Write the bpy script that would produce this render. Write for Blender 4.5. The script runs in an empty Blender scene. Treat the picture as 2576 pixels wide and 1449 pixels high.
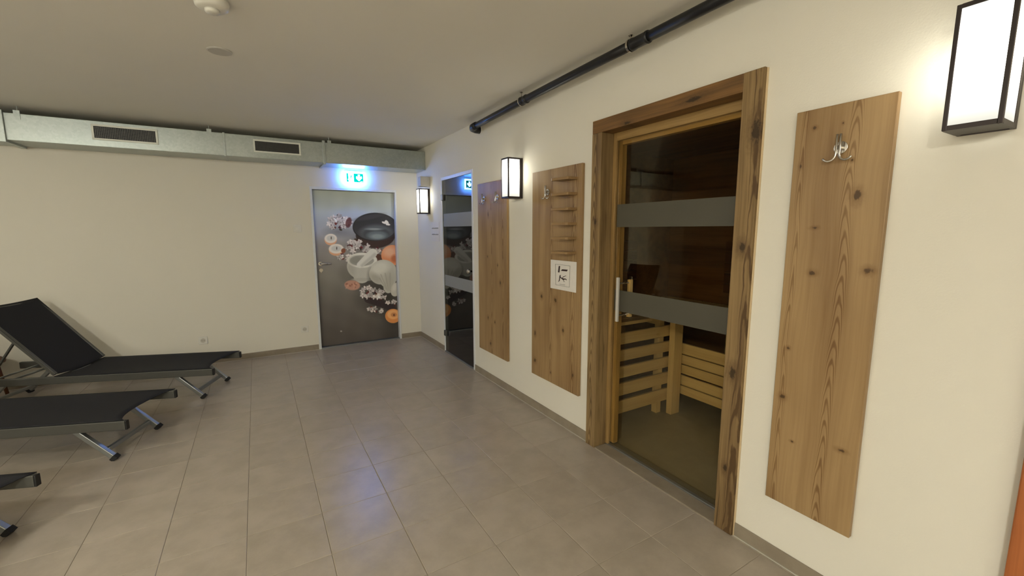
import bpy, bmesh, math, random
import numpy as np
from mathutils import Vector, Matrix

C = bpy.context.scene.collection
PI = math.pi

# ------------------------------------------------------------------ camera, world, exposure
cam_d = bpy.data.cameras.new('camera')
cam = bpy.data.objects.new('camera', cam_d)
C.objects.link(cam)
cam_d.sensor_width = 36.0
cam_d.lens = 1074.87 / 2576 * 36.0
cam_d.clip_start = 0.02
_f = Vector((0.50667435, 0.85154695, -0.13471781))
_r = Vector((0.85924599, -0.51155904, -0.00191984))
_u = Vector((0.07055094, 0.11478301, 0.99088214))
cam.matrix_world = Matrix(((_r.x, _u.x, -_f.x, -1.93605), (_r.y, _u.y, -_f.y, -5.78786),
                           (_r.z, _u.z, -_f.z, 1.5), (0, 0, 0, 1)))
bpy.context.scene.camera = cam
world = bpy.data.worlds.new('world')
world.use_nodes = True
world.node_tree.nodes['Background'].inputs[0].default_value = (0.5, 0.47, 0.42, 1)
world.node_tree.nodes['Background'].inputs[1].default_value = 0.02
bpy.context.scene.world = world
vs = bpy.context.scene.view_settings
vs.view_transform = 'Standard'
vs.look = 'None'
vs.gamma = 1.0
vs.use_curve_mapping = False
vs.exposure = 1.77
LAMP = 3.2            # strength of the lamp panes
LAMP_COL = (1.0, 0.97, 0.84)
EXIT = 1.6
FILL_LIGHT = 75.0  # glow of the ceiling lights added out of view as fill

# ------------------------------------------------------------------ node helper
def srgb(r, g, b):
    f = lambda c: (c / 255 / 12.92) if c / 255 <= 0.04045 else ((c / 255 + 0.055) / 1.055) ** 2.4
    return (f(r), f(g), f(b), 1.0)

class G:
    def __init__(s, name):
        s.m = bpy.data.materials.new(name)
        s.m.use_nodes = True
        s.t = s.m.node_tree
        s.n = s.t.nodes
        s.b = s.n['Principled BSDF']
        s.o = s.n['Material Output']
    def link(s, v, sock):
        if isinstance(v, bpy.types.NodeSocket):
            s.t.links.new(v, sock)
        else:
            sock.default_value = v
    def math(s, op, a, b=None, c=None, clamp=False):
        n = s.n.new('ShaderNodeMath'); n.operation = op; n.use_clamp = clamp
        for i, v in enumerate((a, b, c)):
            if v is not None: s.link(v, n.inputs[i])
        return n.outputs[0]
    def coord(s, kind='Object'):
        return s.n.new('ShaderNodeTexCoord').outputs[kind]
    def xyz(s, v):
        n = s.n.new('ShaderNodeSeparateXYZ'); s.link(v, n.inputs[0]); return n.outputs
    def vec(s, x, y, z):
        n = s.n.new('ShaderNodeCombineXYZ')
        for i, v in enumerate((x, y, z)): s.link(v, n.inputs[i])
        return n.outputs[0]
    def noise(s, v, scale, detail=2.0, rough=0.5, dist=0.0):
        n = s.n.new('ShaderNodeTexNoise')
        s.link(v, n.inputs['Vector'])
        n.inputs['Scale'].default_value = scale; n.inputs['Detail'].default_value = detail
        n.inputs['Roughness'].default_value = rough; n.inputs['Distortion'].default_value = dist
        return n.outputs['Fac']
    def mix(s, f, a, b, mode='MIX'):
        n = s.n.new('ShaderNodeMix'); n.data_type = 'RGBA'; n.blend_type = mode
        s.link(f, n.inputs[0]); s.link(a, n.inputs[6]); s.link(b, n.inputs[7])
        return n.outputs[2]
    def smooth(s, v, a, b, lo=0.0, hi=1.0):
        n = s.n.new('ShaderNodeMapRange'); n.interpolation_type = 'SMOOTHSTEP'
        s.link(v, n.inputs[0])
        for i, x in enumerate((a, b, lo, hi)): n.inputs[i + 1].default_value = x
        return n.outputs[0]
    def bump(s, h, strength=0.2, dist=0.002):
        n = s.n.new('ShaderNodeBump')
        n.inputs['Strength'].default_value = strength; n.inputs['Distance'].default_value = dist
        s.link(h, n.inputs['Height']); s.link(n.outputs[0], s.b.inputs['Normal'])

def plain(name, col, rough=0.5, metal=0.0, spec=0.5):
    g = G(name)
    g.b.inputs['Roughness'].default_value = rough
    g.b.inputs['Metallic'].default_value = metal
    g.b.inputs['Specular IOR Level'].default_value = spec
    nz = g.noise(g.coord(), 30, 2)
    dk = tuple(c * 0.88 for c in col[:3]) + (1,)
    g.link(g.mix(nz, dk, col), g.b.inputs['Base Color'])
    return g.m

def emissive(name, col, strength):
    g = G(name)
    e = g.n.new('ShaderNodeEmission')
    e.inputs[0].default_value = tuple(col[:3]) + (1,)
    e.inputs[1].default_value = strength
    g.t.links.new(e.outputs[0], g.o.inputs[0])
    return g.m

def plaster(name, col, bumpy=0.25, scale=140):
    g = G(name)
    c = g.coord()
    a = g.noise(c, 1.3, 3)
    g.link(g.mix(g.math('MULTIPLY', a, 0.35), col, tuple(x * 0.86 for x in col[:3]) + (1,)), g.b.inputs['Base Color'])
    g.b.inputs['Roughness'].default_value = 0.85
    g.b.inputs['Specular IOR Level'].default_value = 0.25
    g.bump(g.noise(c, scale, 3, 0.6), bumpy, 0.002)
    return g.m

def wood(name, light, dark, along='Z', across='Y', strips=(), knots=(), rough=0.5, fine=0.5, crack=0.0, seed=0.0):
    g = G(name)
    p = g.xyz(g.coord())
    ix = {'X': 0, 'Y': 1, 'Z': 2}
    other = [k for k in 'XYZ' if k not in (along, across)][0]
    s, t, o = p[ix[along]], p[ix[across]], p[ix[other]]
    s = g.math('ADD', s, seed)
    wob = g.noise(g.vec(g.math('MULTIPLY', t, 3), g.math('MULTIPLY', o, 3), g.math('MULTIPLY', s, 2)), 1.0, 2)
    t2 = g.math('ADD', t, g.math('MULTIPLY', g.math('SUBTRACT', wob, 0.5), 0.05))
    fn = g.noise(g.vec(g.math('MULTIPLY', t2, 130), g.math('MULTIPLY', o, 90), g.math('MULTIPLY', s, 3.0)), 1.0, 3)
    bd = g.noise(g.vec(g.math('MULTIPLY', t2, 16), g.math('MULTIPLY', o, 12), g.math('MULTIPLY', s, 0.7)), 1.0, 3, 0.6)
    bl = g.noise(g.vec(g.math('MULTIPLY', t2, 5), g.math('MULTIPLY', o, 5), g.math('MULTIPLY', s, 1.4)), 1.0, 2)
    f = g.math('ADD', g.math('MULTIPLY', g.smooth(fn, 0.35, 0.7), 0.28 * fine), g.math('MULTIPLY', g.smooth(bd, 0.38, 0.68), 0.55 * fine))
    f = g.math('ADD', f, g.math('MULTIPLY', g.smooth(bl, 0.4, 0.65), 0.25))
    jit = g.noise(g.vec(g.math('MULTIPLY', t, 14), o, g.math('MULTIPLY', s, 5)), 1.0, 3)
    for (t0, w, freq, k) in strips:
        u = g.math('DIVIDE', g.math('SUBTRACT', t2, t0), w)
        u2 = g.math('MULTIPLY', u, u)
        ph = g.math('ADD', g.math('MULTIPLY', s, freq), g.math('ADD', g.math('MULTIPLY', u2, k), g.math('MULTIPLY', jit, 2.2)))
        ring = g.smooth(g.math('SINE', g.math('MULTIPLY', ph, 2 * PI)), -0.2, 0.95)
        mask = g.smooth(u2, 1.0, 0.35)
        f = g.math('ADD', f, g.math('MULTIPLY', g.math('MULTIPLY', ring, mask), 0.6))
    kj = g.noise(g.vec(g.math('MULTIPLY', t, 110), g.math('MULTIPLY', o, 60), g.math('MULTIPLY', s, 60)), 1.0, 2)
    f = g.math('MINIMUM', f, 1.15)
    col = g.mix(f, light, dark)
    for (tk, sk, rt, rs) in knots:
        dt = g.math('DIVIDE', g.math('SUBTRACT', t, tk), rt)
        ds = g.math('DIVIDE', g.math('SUBTRACT', s, sk + seed), rs)
        d = g.math('ADD', g.math('SQRT', g.math('ADD', g.math('MULTIPLY', dt, dt), g.math('MULTIPLY', ds, ds))),
                   g.math('ADD', g.math('MULTIPLY', g.math('SUBTRACT', jit, 0.5), 1.0), g.math('MULTIPLY', g.math('SUBTRACT', kj, 0.5), 1.6)))
        halo = g.smooth(d, 3.2, 0.8, 0, 0.55)
        core = g.smooth(d, 1.2, 0.5, 0, 0.85)
        col = g.mix(halo, col, dark)
        col = g.mix(core, col, tuple(x * 0.32 for x in dark[:3]) + (1,))
    if crack:
        cr = g.noise(g.vec(g.math('MULTIPLY', t2, 45), g.math('MULTIPLY', o, 45), g.math('MULTIPLY', s, 1.1)), 1.0, 2)
        col = g.mix(g.smooth(cr, 0.66, 0.74, 0, crack), col, tuple(x * 0.25 for x in dark[:3]) + (1,))
    g.link(col, g.b.inputs['Base Color'])
    g.b.inputs['Roughness'].default_value = rough
    g.b.inputs['Specular IOR Level'].default_value = 0.35
    g.bump(fn, 0.25, 0.001)
    return g.m

# ------------------------------------------------------------------ materials
WALL = plaster('plaster_wall', srgb(224, 219, 206))
CEIL = plaster('plaster_ceiling', srgb(228, 224, 214), 0.12)
M_white = plain('white_plastic', srgb(225, 222, 212), 0.4)
M_whitemetal = plain('white_lacquered_metal', srgb(222, 224, 226), 0.35)
M_black = plain('black_plastic_pipe', srgb(22, 22, 25), 0.38)
M_lampframe = plain('dark_bronze_frame', srgb(52, 44, 42), 0.4, 0.5)
M_chrome = plain('brushed_steel', srgb(205, 200, 192), 0.22, 1.0)
M_alu = plain('aluminium', srgb(165, 168, 168), 0.4, 0.85)
M_rail = plain('grey_lacquered_rail', srgb(84, 83, 78), 0.45, 0.3)
M_cap = plain('black_end_cap', srgb(20, 20, 22), 0.5)
M_rubber = plain('rubber', srgb(25, 24, 24), 0.8)
M_darkvoid = plain('dark_grille_back', srgb(40, 40, 44), 0.6, 0.3)
M_grillebar = plain('grille_wire', srgb(105, 104, 100), 0.4, 0.6)
M_grilleframe = plain('grille_frame', srgb(232, 234, 224), 0.45, 0.0)
M_caulk = plain('pale_sealant', srgb(196, 190, 178), 0.6)
M_paper = plain('white_paper', srgb(225, 220, 212), 0.55)
M_grey = plain('soft_grey', srgb(150, 148, 142), 0.6)
M_ink = plain('dark_brown_ink', srgb(48, 26, 20), 0.6)
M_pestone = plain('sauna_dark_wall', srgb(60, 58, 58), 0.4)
M_box = plain('pale_grey_speaker', srgb(196, 192, 184), 0.6)

def m_duct():
    g = G('galvanised_sheet')
    c = g.coord()
    v = g.n.new('ShaderNodeTexVoronoi'); v.inputs['Scale'].default_value = 55
    g.link(c, v.inputs['Vector'])
    a = g.xyz(v.outputs['Color'])[0]
    b = g.noise(c, 2.2, 3)
    f = g.math('ADD', g.math('MULTIPLY', a, 0.25), g.math('MULTIPLY', b, 0.7))
    g.link(g.mix(f, srgb(152, 160, 156), srgb(192, 198, 194)), g.b.inputs['Base Color'])
    g.b.inputs['Metallic'].default_value = 0.75
    g.link(g.math('ADD', g.math('MULTIPLY', f, 0.12), 0.30), g.b.inputs['Roughness'])
    return g.m
M_duct = m_duct()

def m_tile(name, c1, c2, rough):
    g = G(name)
    c = g.coord('Object')
    r = g.n.new('ShaderNodeObjectInfo')
    rnd = r.outputs['Random']
    off = g.n.new('ShaderNodeVectorMath'); off.operation = 'ADD'
    g.link(c, off.inputs[0])
    g.link(g.vec(g.math('MULTIPLY', rnd, 37.0), g.math('MULTIPLY', rnd, 71.0), 0.0), off.inputs[1])
    a = g.noise(off.outputs[0], 7, 5, 0.6)
    b = g.noise(off.outputs[0], 90, 2)
    f = g.math('ADD', g.math('MULTIPLY', g.smooth(a, 0.3, 0.7), 0.7), g.math('MULTIPLY', b, 0.25))
    f = g.math('ADD', f, g.math('MULTIPLY', g.math('SUBTRACT', rnd, 0.5), 0.2))
    g.link(g.mix(f, c1, c2), g.b.inputs['Base Color'])
    g.link(g.math('ADD', g.math('MULTIPLY', a, 0.1), rough), g.b.inputs['Roughness'])
    g.b.inputs['Specular IOR Level'].default_value = 0.5
    return g.m
M_tile = m_tile('stoneware_tile', srgb(158, 147, 132), srgb(175, 163, 148), 0.26)
M_skirt = m_tile('skirting_tile', srgb(130, 118, 102), srgb(150, 138, 120), 0.45)
M_grout = plain('grout', srgb(170, 158, 142), 0.95, spec=0.1)

def m_sling():
    g = G('anthracite_mesh_fabric')
    p = g.xyz(g.coord())
    a = g.math('SINE', g.math('MULTIPLY', p[0], 1800))
    b = g.math('SINE', g.math('MULTIPLY', p[1], 1800))
    f = g.math('ADD', g.math('MULTIPLY', g.math('MULTIPLY', a, b), 0.5), 0.5)
    g.link(g.mix(f, srgb(26, 26, 30), srgb(41, 41, 45)), g.b.inputs['Base Color'])
    g.b.inputs['Roughness'].default_value = 0.75
    g.b.inputs['Specular IOR Level'].default_value = 0.25
    return g.m
M_sling = m_sling()

def m_glass(name, tint, gain=0.35, fac=1.0):
    g = G(name)
    g.n.remove(g.b)
    tr = g.n.new('ShaderNodeBsdfTransparent'); tr.inputs[0].default_value = tint
    gl = g.n.new('ShaderNodeBsdfGlossy'); gl.inputs['Roughness'].default_value = 0.015
    gl.inputs['Color'].default_value = (fac, fac, fac, 1)
    fr = g.n.new('ShaderNodeFresnel'); fr.inputs['IOR'].default_value = 1.5
    ms = g.n.new('ShaderNodeMixShader')
    g.link(g.math('ADD', g.math('MULTIPLY', fr.outputs[0], gain), 0.0, clamp=True), ms.inputs[0])
    g.t.links.new(tr.outputs[0], ms.inputs[1]); g.t.links.new(gl.outputs[0], ms.inputs[2])
    g.t.links.new(ms.outputs[0], g.o.inputs[0])
    return g.m
M_glass = m_glass('tinted_glass', (0.95, 0.92, 0.82, 1), 0.10)
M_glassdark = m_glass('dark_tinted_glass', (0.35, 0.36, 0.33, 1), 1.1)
def m_frost(name, col):
    g = G(name)
    tr = g.n.new('ShaderNodeBsdfTransparent'); tr.inputs[0].default_value = (0.5, 0.5, 0.48, 1)
    g.b.inputs['Base Color'].default_value = col
    g.b.inputs['Roughness'].default_value = 0.5
    ms = g.n.new('ShaderNodeMixShader')
    nz = g.noise(g.coord(), 400, 1)
    g.link(g.math('ADD', g.math('MULTIPLY', nz, 0.06), 0.72), ms.inputs[0])
    g.t.links.new(tr.outputs[0], ms.inputs[1]); g.t.links.new(g.b.outputs[0], ms.inputs[2])
    g.t.links.new(ms.outputs[0], g.o.inputs[0])
    return g.m
M_frost = m_frost('frosted_film', srgb(92, 88, 76))
M_frost2 = m_frost('frosted_film_pale', srgb(158, 160, 162))

def m_pane(strength, zc):
    g = G('opal_glass_pane')
    z = g.xyz(g.coord())[2]
    d = g.math('DIVIDE', g.math('SUBTRACT', z, zc), 0.088)
    hot = g.math('POWER', 2.718, g.math('MULTIPLY', g.math('MULTIPLY', d, d), -1.0))
    st = g.math('MULTIPLY', g.math('ADD', g.math('MULTIPLY', hot, 1.0), 0.072), strength)
    e = g.n.new('ShaderNodeEmission')
    g.link(LAMP_COL + (1,), e.inputs[0]); g.link(st, e.inputs[1])
    g.t.links.new(e.outputs[0], g.o.inputs[0])
    return g.m
M_pane = m_pane(LAMP, 0.20)
M_pane_bright = m_pane(LAMP * 11, 0.20)  # boosted glow for the added farther left lantern, as fill
M_pane_mid = m_pane(LAMP * 2.8, 0.20)  # raised glow for the added nearer left lantern, as fill

# ------------------------------------------------------------------ mesh helpers
def box(bm, x0, x1, y0, y1, z0, z1):
    vs_ = [bm.verts.new((x, y, z)) for x in (x0, x1) for y in (y0, y1) for z in (z0, z1)]
    for q in ((0, 1, 3, 2), (4, 6, 7, 5), (0, 4, 5, 1), (2, 3, 7, 6), (0, 2, 6, 4), (1, 5, 7, 3)):
        bm.faces.new([vs_[i] for i in q])
    return vs_

def bar(bm, a, b, w, h, up=(0, 0, 1)):
    a, b = Vector(a), Vector(b)
    d = (b - a).normalized(); up = Vector(up)
    s = d.cross(up)
    if s.length < 1e-5: s = d.cross(Vector((1, 0, 0)))
    s.normalize(); u = s.cross(d)
    vs_ = [bm.verts.new(p + s * i * w / 2 + u * j * h / 2) for p in (a, b) for i, j in ((-1, -1), (1, -1), (1, 1), (-1, 1))]
    for q in ((3, 2, 1, 0), (4, 5, 6, 7), (0, 1, 5, 4), (1, 2, 6, 5), (2, 3, 7, 6), (3, 0, 4, 7)):
        bm.faces.new([vs_[i] for i in q])

def tube(bm, pts, r, n=12, cap=True):
    pts = [Vector(p) for p in pts]
    rr = r if isinstance(r, (list, tuple)) else [r] * len(pts)
    rings = []
    prev = None
    for i, p in enumerate(pts):
        d = (pts[min(i + 1, len(pts) - 1)] - pts[max(i - 1, 0)]).normalized()
        if prev is None:
            s = d.cross(Vector((0, 0, 1)))
            if s.length < 1e-4: s = d.cross(Vector((0, 1, 0)))
            s.normalize()
        else:
            s = (prev - d * prev.dot(d)).normalized()
        prev = s
        u = s.cross(d)
        rings.append([bm.verts.new(p + (s * math.cos(2 * PI * k / n) + u * math.sin(2 * PI * k / n)) * rr[i]) for k in range(n)])
    for a, b in zip(rings, rings[1:]):
        for k in range(n):
            bm.faces.new((a[k], a[(k + 1) % n], b[(k + 1) % n], b[k]))
    if cap:
        bm.faces.new(rings[0][::-1]); bm.faces.new(rings[-1])

def lathe(bm, prof, cx, cy, n=32, axis='Z'):
    rings = []
    for r, z in prof:
        if r < 1e-6:
            rings.append([bm.verts.new((cx, cy, z))])
        else:
            rings.append([bm.verts.new((cx + r * math.cos(2 * PI * k / n), cy + r * math.sin(2 * PI * k / n), z)) for k in range(n)])
    for a, b in zip(rings, rings[1:]):
        for k in range(n):
            v = [a[k % len(a)], a[(k + 1) % len(a)], b[(k + 1) % len(b)], b[k % len(b)]]
            u = []
            for x in v:
                if x not in u: u.append(x)
            if len(u) > 2: bm.faces.new(u)

def BM(): return bmesh.new()

def obj(name, bm, m, parent=None, bevel=0.0, smooth=False, seg=2):
    me = bpy.data.meshes.new(name)
    bmesh.ops.recalc_face_normals(bm, faces=bm.faces)
    if parent is not None:
        root = parent
        while root.parent is not None: root = root.parent
        off = root.location if root.type == 'EMPTY' and root.get('worldbuilt') else Vector((0, 0, 0))
        if off.length: bmesh.ops.translate(bm, verts=bm.verts, vec=-off)
    bm.to_mesh(me); bm.free()
    if smooth:
        for p in me.polygons: p.use_smooth = True
    o = bpy.data.objects.new(name, me)
    me.materials.append(m)
    C.objects.link(o)
    if parent is not None: o.parent = parent
    if bevel:
        b = o.modifiers.new('bevel', 'BEVEL'); b.width = bevel; b.segments = seg; b.limit_method = 'ANGLE'
    return o

def thing(name, label, cat, loc, group=None, kind=None, rotz=0, wb=True):
    o = bpy.data.objects.new(name, None); C.objects.link(o)
    o.location = loc; o.rotation_euler = (0, 0, rotz)
    o.empty_display_size = 0.1
    o['label'] = label; o['category'] = cat
    if wb: o['worldbuilt'] = 1
    if group: o['group'] = group
    if kind: o['kind'] = kind
    return o

def struct(name, bm, m, label=None, cat=None, **kw):
    o = obj(name, bm, m, **kw)
    o['kind'] = 'structure'
    if label: o['label'] = label
    if cat: o['category'] = cat
    return o

def B(*a):
    bm = BM(); box(bm, *a); return bm

def quadbox(bm, outline, depth, org, ax, ay, az):
    # extruded outline: 2D points (a,b) on axes ax, ay from org, extruded along az by depth
    org, ax, ay, az = Vector(org), Vector(ax), Vector(ay), Vector(az)
    f = [bm.verts.new(org + ax * a + ay * b) for a, b in outline]
    k = [bm.verts.new(org + ax * a + ay * b + az * depth) for a, b in outline]
    bm.faces.new(f); bm.faces.new(k[::-1])
    n = len(f)
    for i in range(n): bm.faces.new((f[i], f[(i + 1) % n], k[(i + 1) % n], k[i]))

# ------------------------------------------------------------------ setting
H = 2.55
XL, YN = -5.4, -8.4      # left wall, near wall (behind the camera)
# door openings
BD0, BD1, BDZ = -1.318, -0.293, 2.005          # back door in the back wall
GD0, GD1, GDZ = -1.765, -0.895, 2.112          # glass door in the right wall (Y range)
SD0, SD1, SDZ = -4.640, -3.650, 2.135          # sauna opening in the right wall (Y range)
WT = 0.16

bm = BM()
box(bm, XL - 0.15, BD0, 0, WT, 0, H)
box(bm, BD1, 0.16, 0, WT, 0, H)
box(bm, BD0, BD1, 0, WT, BDZ, H)
struct('wall_back', bm, WALL, 'long white plastered wall behind the grey duct and printed door', 'wall')
bm = BM()
box(bm, 0, WT, GD1, 0, 0, H)
box(bm, 0, WT, SD1, GD0, 0, H)
box(bm, 0, WT, YN, SD0, 0, H)
box(bm, 0, WT, GD0, GD1, GDZ, H)
box(bm, 0, WT, SD0, SD1, SDZ, H)
struct('wall_right', bm, WALL, 'white plastered wall carrying the lamps, wooden boards and glass doors', 'wall')
struct('wall_left', B(XL - 0.15, XL, YN, 0, 0, H), WALL)
struct('wall_near', B(XL - 0.15, WT, YN - 0.15, YN, 0, H), WALL)
struct('ceiling', B(XL - 0.15, 0.16, YN - 0.15, WT, H, H + 0.1), CEIL, 'flat pale plastered ceiling', 'ceiling')

# floor: grout bed with single tiles
TZ = 0.0
fl = struct('floor', B(XL, 0, YN, 0, -0.06, -0.0022), M_grout, 'beige-grey square stoneware tiled floor', 'floor')
T = 0.3425
tile_mesh = {}
def tile_me(w, d):
    key = (round(w, 4), round(d, 4))
    if key not in tile_mesh:
        b_ = BM(); e = 0.0018; g_ = 0.0016
        lo = [b_.verts.new((x, y, -0.0022)) for x, y in ((g_, g_), (w - g_, g_), (w - g_, d - g_), (g_, d - g_))]
        mi = [b_.verts.new((x, y, -0.0008)) for x, y in ((g_, g_), (w - g_, g_), (w - g_, d - g_), (g_, d - g_))]
        hi = [b_.verts.new((x, y, 0)) for x, y in ((g_ + e, g_ + e), (w - g_ - e, g_ + e), (w - g_ - e, d - g_ - e), (g_ + e, d - g_ - e))]
        for a_, c_ in ((lo, mi), (mi, hi)):
            for i in range(4): b_.faces.new((a_[i], a_[(i + 1) % 4], c_[(i + 1) % 4], c_[i]))
        b_.faces.new(hi)
        me = bpy.data.meshes.new('floor_tile'); b_.to_mesh(me); b_.free(); me.materials.append(M_tile)
        tile_mesh[key] = me
    return tile_mesh[key]
xs = [0.0] + [-0.0215 - T * k for k in range(0, 17)]
ys = [0.0] + [-0.032 - T * k for k in range(0, 26)]
xs = [x for x in xs if x > XL] + [XL]
ys = [y for y in ys if y > YN] + [YN]
rest = BM()
for i in range(len(xs) - 1):
    for j in range(len(ys) - 1):
        x1, x0, y1, y0 = xs[i], xs[i + 1], ys[j], ys[j + 1]
        if x0 > -4.2 and y0 > -5.6 and x1 - x0 > 0.1 and y1 - y0 > 0.1:
            o = bpy.data.objects.new('floor_tile', tile_me(x1 - x0, y1 - y0))
            C.objects.link(o); o.location = (x0, y0, 0); o.parent = fl
        else:
            box(rest, x0 + 0.0016, x1 - 0.0016, y0 + 0.0016, y1 - 0.0016, -0.0022, 0)
o = obj('floor_tile', rest, M_tile, fl); o['kind'] = 'stuff'; o.name = 'outer_floor_tiles'

# skirting
def skirt(name, x0, x1, y0, y1, seal):
    o = struct(name, B(x0, x1, y0, y1, 0.004, 0.068), M_skirt, bevel=0.001)
    obj('sealant', B(*seal, 0.0003, 0.004), M_caulk, o)
    return o
skirt('baseboard_back', XL, BD0 - 0.03, -0.009, -0.0005, (XL, BD0 - 0.03, -0.012, -0.0005))
skirt('baseboard_back', BD1 + 0.012, -0.0095, -0.009, -0.0005, (BD1 + 0.012, -0.0095, -0.012, -0.0005))
skirt('baseboard_right', -0.009, -0.0005, GD1 + 0.005, -0.0095, (-0.013, -0.0005, GD1 + 0.005, -0.0095))
skirt('baseboard_right', -0.009, -0.0005, -3.590, GD0 - 0.002, (-0.013, -0.0005, -3.590, GD0 - 0.002))
skirt('baseboard_right', -0.009, -0.0005, -5.54, -4.69, (-0.013, -0.0005, -5.54, -4.69))

# ------------------------------------------------------------------ door 1: printed steel door
d1 = thing('door_1', 'closed white-framed door printed with a spa still life of bowl, mortar and blossoms', 'door', (BD0, 0.0, 0), kind='structure')
bm = BM()
box(bm, BD0 - 0.022, BD0 + 0.004, -0.006, 0.075, 0, BDZ + 0.022)
box(bm, BD1 - 0.014, BD1 + 0.006, -0.006, 0.10, 0, BDZ + 0.022)
box(bm, BD0 + 0.004, BD1 - 0.014, -0.006, 0.075, BDZ - 0.010, BDZ + 0.022)
obj('door_frame', bm, M_whitemetal, d1, bevel=0.002)
LX0, LX1, LZ0, LZ1, LY = BD0 + 0.008, BD1 - 0.016, 0.018, BDZ - 0.014, 0.066
obj('door_leaf', B(LX0, LX1, LY, LY + 0.04, LZ0, LZ1), M_grey, d1)
obj('threshold', B(BD0 + 0.006, BD1 - 0.016, 0.0, 0.11, 0.0, 0.014), M_alu, d1, bevel=0.002)
# handle
bm = BM()
tube(bm, [(-1.262, LY - 0.002, 1.083), (-1.262, LY - 0.045, 1.083), (-1.256, LY - 0.052, 1.083), (-1.14, LY - 0.052, 1.081)], 0.0095)
obj('handle', bm, M_chrome, d1, smooth=True)
bm = BM(); tube(bm, [(-1.262, LY - 0.001, 1.083), (-1.262, LY - 0.010, 1.083)], 0.024, 20)
obj('handle_rosette', bm, M_chrome, d1, smooth=False)
bm = BM(); tube(bm, [(-1.258, LY - 0.001, 1.0), (-1.258, LY - 0.008, 1.0)], 0.022, 20)
box(bm, -1.262, -1.254, LY - 0.010, LY - 0.004, 0.965, 0.992)
obj('lock_rosette', bm, M_chrome, d1)

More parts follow.
